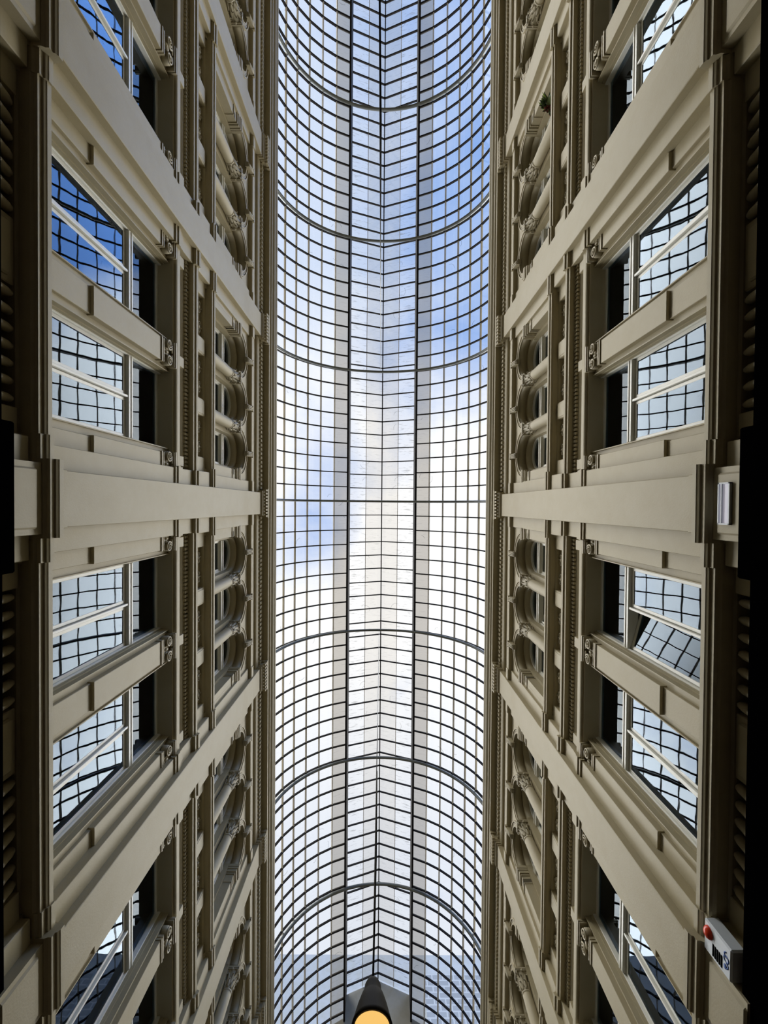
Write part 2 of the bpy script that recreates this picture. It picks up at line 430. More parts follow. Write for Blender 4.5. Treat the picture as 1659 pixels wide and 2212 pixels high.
run('top', [(0.80, 2.472), (0.704, 2.472), (0.700, 2.478), (0.698, 2.486), (0.697, 2.490), (0.697, 2.552), (0.694, 2.566), (0.658, 2.568), (0.656, 2.585), (0.650, 2.590), (0.648, 2.602), (0.640, 2.612), (0.634, 2.630), (0.631, 2.634), (0.630, 2.648), (0.66, 2.66), (0.80, 2.67)],
    Y0, Y1, dent=(0.697, 0.687, 2.512, 2.545, 0.0245, 0.58), label='projecting top cornice with dentils under the glass roof, %s wall')

# ------------------------------------------------------------------ giant pilasters
def make_pilaster():
    r = empty('giant_pilaster'); X0, H0 = 0.73, 0.94
    def bx(mb, Xa, Xb, y0, y1, z0, z1, bev=0): mb.box(X0 - Xa, X0 - Xb, y0, y1, z0 - H0, z1 - H0, bev)
    m = MB(); bx(m, 0.73, 0.680, -0.0615, 0.0615, 0.945, 2.476, 0.0015)
    bx(m, 0.73, 0.678, -0.0635, 0.0635, 0.940, 0.962, 0.0015); m.build('shaft', 'cream_paint', r)
    m = MB(); bx(m, 0.736, 0.702, -0.1165, 0.1165, 0.945, 2.335, 0.001); m.build('backing_strip', 'cream_paint', r)
    m = MB(); bx(m, 0.73, 0.697, -0.1195, 0.1195, 1.503, 1.516); bx(m, 0.73, 0.693, -0.1225, 0.1225, 1.516, 1.532); bx(m, 0.73, 0.6975, -0.1205, 0.1205, 1.532, 1.556)
    m.build('backing_cap', 'cream_paint', r)
    m = MB(); bx(m, 0.73, 0.678, -0.0645, 0.0645, 2.476, 2.486); bx(m, 0.73, 0.672, -0.069, 0.069, 2.486, 2.500); bx(m, 0.73, 0.669, -0.0725, 0.0725, 2.500, 2.508)
    bx(m, 0.73, 0.668, -0.074, 0.074, 2.508, 2.545); bx(m, 0.73, 0.655, -0.083, 0.083, 2.545, 2.569)
    cp = m.build('cap', 'cream_paint', r)
    m = MB(); n = 9
    for i in range(n):
        y = -0.074 + 0.148 * i / (n - 1); bx(m, 0.669, 0.656, y - 0.0052, y + 0.0052, 2.510, 2.541)
    m.build('dentils', 'cream_paint', cp)
    # base block of the pilaster beside the panels of the parapet
    m = MB(); bx(m, 0.736, 0.696, -0.121, 0.121, 1.680, 1.792, 0.002); bx(m, 0.736, 0.7155, -0.18, 0.18, 1.680, 1.790, 0.002)
    m.build('parapet_block', 'cream_paint', r)
    return r
PK = Kind(make_pilaster())
for side in (-1, 1):
    for k in range(-3, 4):
        o = place(PK.get(), side, 0.73, k, 0.94)
        pos = 'level with the eye, middle of the picture' if k == 0 else '%s %s the middle one' % (ORD[abs(k)], 'below' if k > 0 else 'above')
        setp(o, ('tall flat cream pilaster on the %s wall, ' % SIDE_N[side]) + pos, 'pilaster', 'giant pilasters of the arcade walls')

# lower pedestals in the frieze zone
def make_pedestal():
    r = empty('frieze_pedestal'); X0, H0 = 0.80, 0.80
    def bx(mb, Xa, Xb, y0, y1, z0, z1, bev=0): mb.box(X0 - Xa, X0 - Xb, y0, y1, z0 - H0, z1 - H0, bev)
    m = MB(); bx(m, 0.80, 0.692, -0.0735, 0.0735, 0.80, 0.907); bx(m, 0.70, 0.688, -0.062, 0.062, 0.80, 0.893, 0.004); m.build('front_block', 'cream_paint', r)
    m = MB(); bx(m, 0.80, 0.716, -0.128, 0.128, 0.80, 0.905, 0.002); m.build('side_block', 'cream_paint', r)
    m = MB(); bx(m, 0.80, 0.738, -0.185, 0.185, 0.80, 0.904, 0.002); m.build('rear_block', 'cream_paint', r)
    return r
PD = Kind(make_pedestal())
def make_midped():
    r = empty('frieze_block'); m = MB(); m.box(0, 0.055, -0.068, 0.068, 0, 0.104, 0.002); m.build('block', 'cream_paint', r)
    m = MB(); m.box(0.05, 0.062, -0.055, 0.055, 0, 0.09, 0.004); m.build('panel', 'cream_paint', r); return r
MPD = Kind(make_midped())
for side in (-1, 1):
    for k in (-1, 0, 1):
        o = place(PD.get(), side, 0.80, k, 0.80)
        setp(o, 'stepped cream pedestal under the %s pilaster of the %s wall' % ({-1: 'first upper', 0: 'middle', 1: 'first lower'}[k], SIDE_N[side]), 'pedestal', 'stepped pedestals below the cornice')
    for b in (-1, 0):
        o = place(MPD.get(), side, 0.80, b + 0.5, 0.80)
        setp(o, 'plain cream block between dark ribbed brackets, %s wall, %s' % (SIDE_N[side], bayname(b)), 'pedestal', 'plain blocks between the ribbed brackets')
# curled ribs between the blocks
def make_ribs():
    r = empty('ribbed_bracket_row'); n = 7; L = 0.247
    for i in range(n):
        y = -L / 2 + L * (i + 0.5) / n; m = MB()
        path = [(0.040, y, 0.106), (0.047, y, 0.096), (0.051, y, 0.084), (0.053, y, 0.070), (0.056, y, 0.056), (0.061, y, 0.040), (0.064, y, 0.022), (0.058, y, 0.0)]
        m.sweep(path, [0.006, 0.008, 0.009, 0.009, 0.010, 0.011, 0.011, 0.010], [0.009, 0.011, 0.012, 0.012, 0.012, 0.012, 0.012, 0.011], (0, 1, 0), seg=10)
        m.build('rib', 'cream_ornament', r)
    return r
RB = Kind(make_ribs())
for side in (-1, 1):
    for b in (-1, 0):
        for q, yy in enumerate((0.3085, 0.6915)):
            near = (q == 0) == (b >= 0)
            o = place(RB.get(), side, 0.80, b + yy, 0.80)
            setp(o, 'dark curled ribs under the cornice, %s wall, %s, %s half' % (SIDE_N[side], bayname(b), 'nearer' if near else 'farther'), 'bracket', 'rows of curled ribs under the lower cornice')
# black fascia of the shops
for side in (-1, 1):
    m = MB(); m.box(side * 0.697, side * 0.7595, Y0, Y1, 0.56, 0.818)
    o = m.build('shop_fascia', 'black_lacquer'); o.location = (0, 0, ZC)
    setp(o, 'black shop fascia running along the outer edge of the %s wall' % SIDE_N[side], 'fascia')
    m = MB(); m.box(side * 0.644, side * 0.70, -0.134, 0.134, 0.55, 0.785, 0.003)
    m2 = m.build('fascia_block', 'black_lacquer'); m2.location = (0, 0, ZC)
    setp(m2, 'black block standing out from the shop fascia at the middle %s pilaster' % SIDE_N[side], 'fascia block')

# ------------------------------------------------------------------ ionic window piers (first floor)
def spiral(cx, cy, cz, R, turns, sgn, n=34):
    pts = []
    for i in range(n):
        t = i / (n - 1); a = PI / 2 - sgn * t * turns * 2 * PI; rr = R * (1 - t) ** 0.9 + 0.0012
        pts.append((cx + 0.003 * t, cy + rr * math.cos(a), cz + rr * math.sin(a)))
    return pts
def make_ionic():
    r = empty('ionic_pier'); X0, H0 = 0.738, 0.94
    def bx(mb, Xa, Xb, y0, y1, z0, z1, bev=0): mb.box(X0 - Xa, X0 - Xb, y0, y1, z0 - H0, z1 - H0, bev)
    m = MB(); bx(m, 0.738, 0.7275, -0.0345, 0.0345, 0.94, 1.112, 0.001); m.build('lower_shaft', 'cream_paint', r)
    m = MB(); bx(m, 0.738, 0.7195, -0.0375, 0.0375, 1.112, 1.447, 0.001); m.build('upper_shaft', 'cream_paint', r)
    c = MB(); bx(c, 0.738, 0.716, -0.040, 0.040, 1.447, 1.453); bx(c, 0.738, 0.7195, -0.036, 0.036, 1.453, 1.459); bx(c, 0.738, 0.7165, -0.038, 0.038, 1.459, 1.464)
    bx(c, 0.738, 0.720, -0.033, 0.033, 1.464, 1.505); bx(c, 0.738, 0.707, -0.042, 0.042, 1.512, 1.518); bx(c, 0.738, 0.704, -0.044, 0.044, 1.518, 1.525)
    # egg shapes under the abacus
    for y in (-0.012, 0, 0.012): c.sphere((X0 - 0.718, y, 1.480 - H0), 0.005, 0.0048, 0.010)
    cap = c.build('capital', 'cream_ornament', r)
    for s in (-1, 1):
        v = MB(); pth = spiral(X0 - 0.7125, s * 0.0275, 1.488 - H0, 0.0175, 2.1, -s)
        v.sweep([(X0 - 0.7125, s * 0.004, 1.5055 - H0)] + pth, [0.0028] * 35, [0.0034 - 0.002 * i / 35 for i in range(35)], (1, 0, 0), seg=8)
        v.sphere((X0 - 0.711, s * 0.0275, 1.488 - H0), 0.004, 0.0034, 0.0034)
        v.lathe([(0.014, 0), (0.016, 0.002), (0.016, 0.018), (0.014, 0.02)], seg=16)
        # the drum behind the scroll, turned to face the arcade
        base = v.v[-16 * 6:] if False else None
        n0 = len(v.v) - 16 * 4 - 32
        for i in range(n0, len(v.v)):
            x, y, z = v.v[i]; v.v[i] = (X0 - 0.735 + z, s * 0.0275 + x, 1.488 - H0 + y)
        v.build('volute', 'cream_ornament', cap)
    return r
IO = Kind(make_ionic())
for side in (-1, 1):
    for b in (-2, -1, 0, 1):
        for q, yy in enumerate((0.1255, 0.5, 0.8745)):
            o = place(IO.get(), side, 0.738, b + yy, 0.94)
            wh = 'between its two windows' if q == 1 else ('at its near end' if (q == 0) == (b >= 0) else 'at its far end')
            setp(o, 'flat scroll-capped window pier, %s wall, %s, %s' % (SIDE_N[side], bayname(b), wh), 'pier', 'scroll-capped piers between the large windows')
# frieze blocks over the piers
def make_fblock():
    r = empty('entablature_block'); m = MB(); m.box(0, 0.018, -0.018, 0.018, 0, 0.044, 0.001); m.build('block', 'cream_paint', r)
    for s in (-1, 1):
        m = MB(); m.sweep(spiral(0.006, s * 0.032, 0.016, 0.013, 1.3, -s, 20), 0.003, 0.0025, (1, 0, 0), seg=7)
        m.sphere((0.006, s * 0.052, 0.018), 0.003, 0.012, 0.004); m.build('scroll', 'cream_ornament', r)
    return r
FB = Kind(make_fblock())
for side in (-1, 1):
    for b in (-2, -1, 0, 1):
        for q, yy in enumerate((0.1455, 0.5, 0.8545)):
            o = place(FB.get(), side, 0.733, b + yy, 1.558)
            wh = 'over its middle pier' if q == 1 else ('over its near pier' if (q == 0) == (b >= 0) else 'over its far pier')
            setp(o, 'small scrolled frieze block, %s wall, %s, %s' % (SIDE_N[side], bayname(b), wh), 'frieze ornament', 'scrolled blocks in the middle frieze')

# ------------------------------------------------------------------ first-floor windows
winn = [0]
def wname(): winn[0] += 1; return 'window_%d' % winn[0]
WW = 0.1335   # half width
def bxw(mb, X0, H0, Xa, Xb, y0, y1, z0, z1, bev=0.0): mb.box(X0 - Xa, X0 - Xb, y0, y1, z0 - H0, z1 - H0, bev)
def make_sash(s, parent, y_in, y_out):
    """one casement with its pane; origin on its outer jamb so that it can swing"""
    m = MB(); w = abs(y_out - y_in); t = 0.0095
    sg = -s      # towards the middle
    def b(ya, yb, z0, z1, xa=0.0, xb=0.0065): m.box(xa, xb, sg * ya, sg * yb, z0, z1, 0.001)
    b(0, t, 0, 0.360); b(w - t, w, 0, 0.360); b(t, w - t, 0.348, 0.360); b(t, w - t, 0, 0.016)
    o = m.build('casement', 'frame_paint', parent)
    gm = MB(); gm.box(0.004, 0.0055, sg * (t - .001), sg * (w - t + .001), 0.014, 0.349); gm.build('pane', 'window_glass', o)
    return o
def make_window():
    X0, H0 = 0.795, 0.955
    m = MB()
    B = lambda Xa, Xb, y0, y1, z0, z1: bxw(m, X0, H0, Xa, Xb, y0, y1, z0, z1, 0.0008)
    B(0.805, 0.776, -WW, -WW + 0.010, 0.948, 1.530); B(0.805, 0.776, WW - 0.010, WW, 0.948, 1.530)
    B(0.805, 0.787, -WW, WW, 1.514, 1.530); B(0.805, 0.770, -WW, WW, 0.948, 0.962)
    r = m.build(wname(), 'frame_paint')
    m = MB(); B = lambda Xa, Xb, y0, y1, z0, z1: bxw(m, X0, H0, Xa, Xb, y0, y1, z0, z1, 0.0008)
    B(0.805, 0.773, -WW + .01, WW - .01, 1.328, 1.350); B(0.805, 0.771, -WW + .01, WW - .01, 1.339, 1.346); m.build('transom', 'frame_paint', r)
    m = MB(); B = lambda Xa, Xb, y0, y1, z0, z1: bxw(m, X0, H0, Xa, Xb, y0, y1, z0, z1, 0.0008)
    B(0.800, 0.775, -0.0035, 0.0035, 0.955, 1.330); m.build('mullion', 'frame_paint', r)
    m = MB(); bxw(m, X0, H0, 0.793, 0.7915, -WW + 0.008, WW - 0.008, 1.348, 1.520); m.build('top_pane', 'window_glass', r)
    for s in (-1, 1):
        o = make_sash(s, r, 0.005 * s, (WW - 0.010) * s); o.location = ((X0 - 0.789) * U, s * (WW - 0.010) * U, (0.962 + 0.005 - H0) * U)
    # moulded reveal lining
    m = MB()
    for s in (-1, 1):
        m.prism([], 0, 0) if False else None
        for (xa, xb, w0, w1) in ((0.795, 0.765, 0.0, 0.006), (0.765, 0.748, 0.0, 0.003)):
            m.box(X0 - xa, X0 - xb, s * (WW), s * (WW - w1), 0.948 - H0, 1.535 - H0)
    m.build('reveal', 'cream_paint', r)
    return r
WK = Kind(make_window())
OPEN_L2 = None
for side in (-1, 1):
    for b in (-2, -1, 0, 1):
        for q, yy in enumerate((0.3135, 0.6865)):
            o = WK.get(); o.name = wname() if WK.used and o is not WK.root else 'window_1'
            place(o, side, 0.778, b + yy, 0.955)
            near = (q == 0) == (b >= 0)
            setp(o, 'large transomed window, %s wall, %s, %s of its two' % (SIDE_N[side], bayname(b), 'nearer' if near else 'farther'), 'window', 'large first-floor windows', 'structure')
            if side == 1 and b == 0 and q == 0: OPEN_L2 = o
# one casement stands open
if OPEN_L2:
    OPEN_L2['label'] = 'large window with one casement swung open, right wall, just below the middle pilaster'
    cs = [c for c in OPEN_L2.children if c.name.startswith('casement')]
    cs.sort(key=lambda c: c.location.y)     # local -y is +Y in the world on the right wall
    cs[0].rotation_euler = (0, 0, math.radians(14))

# ------------------------------------------------------------------ upper arcade
def make_column():
    r = empty('arcade_column')
    m = MB(); m.lathe([(0.030, 0.0), (0.030, 0.008), (0.027, 0.012), (0.029, 0.018), (0.0265, 0.024), (0.0245, 0.03)], seg=24)
    m.box(-0.031, 0.031, -0.031, 0.031, -0.006, 0.004); m.build('base', 'cream_paint', r)
    m = MB(); m.lathe([(0.0245, 0.028), (0.0243, 0.10), (0.0235, 0.20), (0.0222, 0.268), (0.0218, 0.27)], seg=28); m.build('shaft', 'cream_paint', r)
    c = MB(); c.lathe([(0.0218, 0.262), (0.0245, 0.265), (0.0245, 0.270), (0.022, 0.273), (0.0215, 0.29), (0.0225, 0.32), (0.026, 0.345), (0.029, 0.352)], seg=20)
    for tier, (n, z0, h, off, r0) in enumerate(((8, 0.273, 0.040, 0.0, 0.0225), (8, 0.285, 0.052, 0.5, 0.0225))):
        for i in range(n):
            a = 2 * PI * (i + off) / n; ca, sa = math.cos(a), math.sin(a)
            path = []; 
            for t in (0, .25, .5, .75, .9, 1.0):
                rr = r0 + 0.003 * t + 0.010 * t ** 4; zc = z0 + h * min(t, 0.9) - (0.006 if t == 1.0 else 0)
                path.append((ca * rr, sa * rr, zc))
            wd = [0.0065, 0.0075, 0.0075, 0.006, 0.0045, 0.002]
            c.sweep(path, [0.0018] * 6, wd, (ca, sa, 0.01), seg=6)
    for i in range(4):
        a = PI / 4 + i * PI / 2; ca, sa = math.cos(a), math.sin(a)
        pts = []
        for j in range(16):
            t = j / 15; an = PI / 2 - t * 1.4 * 2 * PI; rr = 0.0085 * (1 - t) + 0.0015
            d = 0.0305 + rr * math.cos(an) ; pts.append((ca * d, sa * d, 0.344 + rr * math.sin(an)))
        c.sweep([(ca * 0.022, sa * 0.022, 0.330)] + pts, 0.0022, 0.0032, (-sa, ca, 0), seg=6)
    c.box(-0.029, 0.029, -0.029, 0.029, 0.352, 0.358); c.box(-0.031, 0.031, -0.031, 0.031, 0.358, 0.366)
    for y in (-1, 1): c.sphere((0.0, y * 0.030, 0.352), 0.006, 0.003, 0.006)
    for x in (-1, 1): c.sphere((x * 0.030, 0.0, 0.352), 0.003, 0.006, 0.006)
    c.build('capital', 'cream_ornament', r)
    return r
CK = Kind(make_column())
def make_impost():
    r = empty('impost_pier'); X0, H0 = 0.752, 1.836
    B = lambda m, Xa, Xb, y0, y1, z0, z1, bv=0.001: bxw(m, X0, H0, Xa, Xb, y0, y1, z0, z1, bv)
    m = MB(); B(m, 0.752, 0.7125, -0.032, 0.018, 1.836, 2.135); m.build('shaft', 'cream_paint', r)
    m = MB(); B(m, 0.752, 0.709, -0.032, 0.0205, 2.105, 2.111); B(m, 0.752, 0.7125, -0.032, 0.018, 2.111, 2.150); B(m, 0.752, 0.708, -0.032, 0.0215, 2.150, 2.160); B(m, 0.752, 0.704, -0.032, 0.0255, 2.160, 2.176)
    B(m, 0.752, 0.700, -0.032, 0.0285, 2.176, 2.186); B(m, 0.752, 0.698, -0.032, 0.030, 2.186, 2.202); m.build('impost_block', 'cream_paint', r)
    return r
def make_impost_m():     # mirrored hand
    r = empty('impost_pier'); X0, H0 = 0.752, 1.836
    B = lambda m, Xa, Xb, y0, y1, z0, z1, bv=0.001: bxw(m, X0, H0, Xa, Xb, -y1, -y0, z0, z1, bv)
    m = MB(); B(m, 0.752, 0.7125, -0.032, 0.018, 1.836, 2.135); m.build('shaft', 'cream_paint', r)
    m = MB(); B(m, 0.752, 0.709, -0.032, 0.0205, 2.105, 2.111); B(m, 0.752, 0.7125, -0.032, 0.018, 2.111, 2.150); B(m, 0.752, 0.708, -0.032, 0.0215, 2.150, 2.160); B(m, 0.752, 0.704, -0.032, 0.0255, 2.160, 2.176)
    B(m, 0.752, 0.700, -0.032, 0.0285, 2.176, 2.186); B(m, 0.752, 0.698, -0.032, 0.030, 2.186, 2.202); m.build('impost_block', 'cream_paint', r)
    return r
IK = {1: Kind(make_impost()), -1: Kind(make_impost_m())}
def arc_band(m, r0, r1, x0, x1, n=28):
    """half ring facing the arcade, springing at z=0"""
    vs = []; fs = []
    for k in range(n + 1):
        a = PI * k / n
        for (r, x) in ((r0, x0), (r0, x1), (r1, x1), (r1, x0)): vs.append((x, r * math.cos(a), r * math.sin(a)))
    for k in range(n):
        for j in range(4): q = (j + 1) % 4; fs.append((k * 4 + j, k * 4 + q, (k + 1) * 4 + q, (k + 1) * 4 + j))
    fs += [(0, 1, 2, 3), (n * 4 + 3, n * 4 + 2, n * 4 + 1, n * 4)]
    m.add(vs, fs)
def make_arch():
    r = empty('arch_moulding')
    m = MB(); arc_band(m, 0.0935, 0.1205, 0, 0.003); arc_band(m, 0.0935, 0.0985, 0.003, 0.006); arc_band(m, 0.1055, 0.1085, 0.003, 0.0045)
    arc_band(m, 0.1145, 0.1207, 0.003, 0.007); m.build('archivolt', 'cream_paint', r)
    k = MB(); z0, z1 = 0.086, 0.150
    prof = [(0.0, z0), (0.016, z0), (0.018, z0 + 0.012), (0.021, z0 + 0.03), (0.026, z1 - 0.012), (0.028, z1 - 0.006), (0.028, z1), (0.0, z1)]
    k.prism(prof, -0.0125, 0.0125); k.box(-0.004, 0.030, -0.0155, 0.0155, z1 - 0.008, z1 + 0.004)
    for y in (-0.0075, 0, 0.0075):
        k.sweep([(0.017, y, z0 + 0.002), (0.020, y, z0 + 0.015), (0.023, y, z0 + 0.035), (0.028, y, z1 - 0.010)], 0.0026, 0.0026, (0, 1, 0), seg=6)
    k.build('keystone', 'cream_ornament', r)
    return r
AK = Kind(make_arch())
def make_arch_window():
    X0, H0 = 0.79, 1.84; R = 0.0795; zs = 2.200 - H0
    m = MB()
    arc_band(m, R - 0.009, R, -0.008, 0.010)
    m2v = [(x, y, z + zs) for x, y, z in m.v]; m.v = m2v
    for s in (-1, 1): m.box(-0.008, 0.010, s * R, s * (R - 0.009), 0, zs)
    m.box(-0.008, 0.012, -R, R, -0.004, 0.008)
    r = m.build(wname(), 'frame_paint')
    m = MB(); m.box(-0.006, 0.018, -R + .006, R - .006, 2.132 - H0, 2.158 - H0, 0.001); m.box(-0.006, 0.021, -R + .006, R - .006, 2.147 - H0, 2.156 - H0, 0.001); m.build('transom', 'frame_paint', r)
    # lunette pane
    m = MB(); N = 20; pts = [(0.0, (R - .007) * math.cos(PI * k / N), zs + (R - .007) * math.sin(PI * k / N)) for k in range(N + 1)]
    pts += [(0.0, -(R - .007), 2.155 - H0), (0.0, R - .007, 2.155 - H0)]
    m.add(pts, [tuple(range(len(pts)))]); m.build('top_pane', 'window_glass', r)
    # lower sash with its pane, hinged on one side
    w = 2 * (R - 0.009); m = MB(); h = 2.132 - H0 - 0.009
    m.box(0, 0.009, 0, 0.007, 0, h); m.box(0, 0.009, w - 0.007, w, 0, h); m.box(0, 0.009, 0.007, w - 0.007, 0, 0.01); m.box(0, 0.009, 0.007, w - 0.007, h - 0.008, h)
    s_ = m.build('sash', 'frame_paint', r, loc=(-0.002, -(R - 0.009), 0.008))
    m = MB(); m.quad((0.004, 0.006, 0.009), (0.004, w - 0.006, 0.009), (0.004, w - 0.006, h - 0.007), (0.004, 0.006, h - 0.007)); m.build('pane', 'window_glass', s_)
    return r
root_aw = make_arch_window(); AW = Kind(root_aw)
def make_pedL3():
    r = empty('column_pedestal'); m = MB(); m.box(0, 0.0205, -0.033, 0.033, 0, 0.110, 0.002); m.build('block', 'cream_paint', r)
    m = MB(); m.box(0.018, 0.0225, -0.027, 0.027, 0.012, 0.098, 0.0015); m.build('raised_panel', 'cream_paint', r); return r
PL = Kind(make_pedL3())
def make_relief(Lh):
    r = empty('relief_panel'); m = MB(); m.box(0, 0.003, -Lh, Lh, 0.0, 0.004); m.build('panel_sill', 'cream_paint', r)
    for s in (-1, 1):
        cy = s * Lh * 0.47; m = MB()
        for q in (-1, 1):
            m.sweep(spiral(0.004, cy + q * 0.015, 0.060, 0.010, 1.3, -q, 18), 0.0035, 0.0024, (1, 0, 0), seg=6)
            m.sweep([(0.003, cy + q * 0.004, 0.045), (0.007, cy + q * 0.014, 0.030), (0.007, cy + q * 0.024, 0.030), (0.004, cy + q * 0.032, 0.045)], [0.003, 0.0035, 0.0035, 0.002], [0.003, 0.004, 0.003, 0.0015], (1, 0, 0), seg=6)
        m.sphere((0.006, cy, 0.055), 0.006, 0.006, 0.008); m.sphere((0.005, cy, 0.075), 0.004, 0.004, 0.010); m.sphere((0.005, cy, 0.032), 0.004, 0.005, 0.010)
        m.v = [(x, y, 0.080 + (z - 0.055) * 1.05) for x, y, z in m.v]
        m.build('carved_ornament', 'cream_ornament', r)
    return r
RE = Kind(make_relief(0.083))
THREE = {0: 'nearest', 1: 'middle', 2: 'farthest'}
AJAR = None
for side in (-1, 1):
    S = SIDE_N[side]
    for b in range(-3, 3):
        bn = bayname(b)
        for q in range(2):
            near = (q == 0) == (b >= 0); yy = b + 0.5 + (q - 0.5) * 0.2425
            o = place(CK.get(), side, 0.729, yy, 1.836)
            setp(o, 'round leafy-capped column, %s upper arcade, %s, %s of two' % (S, bn, 'nearer' if near else 'farther'), 'column', 'columns of the upper arcade')
            o = place(PL.get(), side, 0.7355, yy, 1.682)
            setp(o, 'small block under the %s column, %s upper arcade, %s' % ('nearer' if near else 'farther', S, bn), 'pedestal', 'column pedestals in the parapet')
        for e in (0, 1):
            near = (e == 0) == (b >= 0)
            yy = b + 0.1455 if e == 0 else b + 1 - 0.1455
            hand = 1 if e == 0 else -1
            if side == 1: hand = -hand
            o = place(IK[hand].get(), side, 0.752, yy, 1.836)
            setp(o, 'square end pier of the %s upper arcade, %s, %s end' % (S, bn, 'near' if near else 'far'), 'pier', 'end piers of the upper arcade')
        for q in range(3):
            yy = b + 0.5 + (q - 1) * 0.2425; nm = THREE[q if b >= 0 else 2 - q]
            o = place(AK.get(), side, 0.712, yy, 2.200)
            setp(o, 'round arch moulding with keystone, %s wall, %s, %s of three' % (S, bn, nm), 'arch', 'arch mouldings of the upper arcade')
            o = AW.get()
            if o is not root_aw: o.name = wname()
            place(o, side, 0.79, yy, 1.84)
            setp(o, 'round-headed recessed window, %s wall, %s, %s of three' % (S, bn, nm), 'window', 'round-headed upper windows', 'structure')
            if side == 1 and b == 0 and q == 1: AJAR = o
            o = place(RE.get(), side, 0.7355, b + 0.5 + (q - 1) * 0.2385, 1.682)
            setp(o, 'shadowed carved relief panel, %s parapet, %s, %s of three' % (S, bn, nm), 'relief', 'carved relief panels of the parapet')
if AJAR:
    AJAR['label'] = 'round-headed window with its sash ajar, right wall, just below the middle pilaster'
    for c in AJAR.children:
        if c.name.startswith('sash'): c.rotation_euler = (0, 0, math.radians(22))

# ------------------------------------------------------------------ glass roof
ANG = [20.4 + 8.72 * i for i in range(9)]
side_pts = [(RG * math.sin(math.radians(a)), HS + RG * math.cos(math.radians(a))) for a in ANG]
lant = [(0.2615, 3.575), (0.131, 3.628), (0.0, 3.682)]
TUBE_OFF = -0.025
NB0, NB1 = -43, 36
roof = empty('glass_roof'); roof.location = (0, 0, ZC)
setp(roof, 'long barrel glass roof with raised ridge lantern and dark glazing bars', 'glass roof')
RY0, RY1 = Y0, 4.03
def strip(mb, pa, pb, y0=RY0, y1=RY1):
    for s in (-1, 1): mb.quad((s * pa[0], y0, pa[1]), (s * pb[0], y0, pb[1]), (s * pb[0], y1, pb[1]), (s * pa[0], y1, pa[1]))
mg = MB()
for i in range(1, 8): strip(mg, side_pts[i], side_pts[i + 1])
mg.build('side_glass', 'roof_glass', roof)
md = MB(); strip(md, side_pts[0], side_pts[1]); md.build('dusty_glass', 'roof_glass_dusty', roof)['label'] = 'grey dusty strips of glass beside the lantern'
ml = MB(); strip(ml, lant[0], lant[1]); ml.build('lantern_glass', 'roof_glass_streaked', roof)
mw = MB(); strip(mw, lant[1], lant[2]); mw.build('ridge_glass', 'roof_glass_warm', roof)
def bar_path(mb, pts, wy, dz):
    for (a, b) in zip(pts[:-1], pts[1:]):
        for s in (-1, 1):
            mb.sweep([(s * a[0], 0, a[1]), (s * b[0], 0, b[1])], wy, dz, (0, 1, 0), rect=True)
bm_ = MB(); bar_path(bm_, side_pts, 0.0035, 0.0075); bar_path(bm_, lant, 0.0033, 0.0070)
bar0 = None
for n in range(NB0, NB1 + 1):
    y = TUBE_OFF + n / 9.0
    if y > RY1 - 0.02 or y < RY0: continue
    if bar0 is None: bar0 = bm_.build('glazing_bar', 'bar_dark', roof, loc=(0, y, 0))
    else:
        c = bar0.copy(); COL.objects.link(c); c.parent = roof; c.location = (0, y * U, 0)
for i, (x, z) in enumerate(side_pts[1:], 1):
    a = math.radians(ANG[i])
    for s in (-1, 1):
        m = MB(); t = (math.cos(a), -math.sin(a))
        for off in (-0.0024, 0.0024):
            cx, cz = x + t[0] * off, z + t[1] * off
            m.sweep([(s * cx, RY0, cz), (s * cx, RY1, cz)], 0.006, 0.0013, (s * math.sin(a), 0, math.cos(a)), rect=True)
        m.build('long_bar', 'bar_pale', roof)
for s in (-1, 1):
    m = MB(); x, z = lant[1]; m.sweep([(s * x, RY0, z), (s * x, RY1, z)], 0.006, 0.0022, (0, 0, 1), rect=True); m.build('long_bar', 'bar_pale', roof)
    m = MB(); m.box(s * 0.257, s * 0.265, RY0, RY1, 3.375, 3.585); m.box(s * 0.254, s * 0.268, RY0, RY1, 3.372, 3.386); m.build('lantern_upstand', 'bar_dark', roof)
m = MB(); m.box(-0.0042, 0.0042, RY0, RY1, 3.668, 3.69); m.build('ridge_bar', 'bar_dark', roof)
# hair-thin loose strands caught on the glass
m = MB()
for i in range(110):
    a = math.radians(random.uniform(24, 70)) if random.random() < 0.6 else None
    s = random.choice((-1, 1)); y = random.uniform(-3.9, 3.9)
    r_ = random.uniform(0.02, 0.05); ph = random.uniform(0, 2 * PI); sp = random.uniform(0.8, 2.0); pts = []
    for k in range(8):
        t = ph + sp * k / 7; dy, dxx = r_ * math.cos(t), r_ * math.sin(t)
        if a: aa = a + dxx / RG; pts.append((s * (RG - .012) * math.sin(aa), y + dy, HS + (RG - .012) * math.cos(aa)))
        else:
            x = 0.13 + dxx; pts.append((s * abs(x), y + dy, 3.672 - abs(x) * 0.41 - 0.004))
    m.sweep(pts, 0.0006, 0.0006, (0.1, 0.2, 1), seg=4)
st = m.build('loose_strands', 'bar_dark', roof); st['kind'] = 'stuff'

# curved steel ribs under the glass
def make_rib():
    m = MB(); n = 56
    pts = [(RT * math.cos(PI * k / n), 0, HS + RT * math.sin(PI * k / n)) for k in range(n + 1)]
    m.sweep(pts, 0.0085, 0.0145, (0, 1, 0), seg=12)
    return m.build('roof_rib', 'steel_tube')
rib0 = make_rib(); first = True
for k in range(-4, 5):
    if k == 4: continue
    o = rib0 if first else dup(rib0); first = False
    o.location = (0, (k + TUBE_OFF) * U, ZC)
    pos = 'straight across the middle of the picture' if k == 0 else '%s %s the middle one' % (ORD[abs(k)], 'below' if k > 0 else 'above')
    setp(o, 'curved grey steel rib under the glass roof, ' + pos, 'roof rib', 'steel ribs of the glass roof')

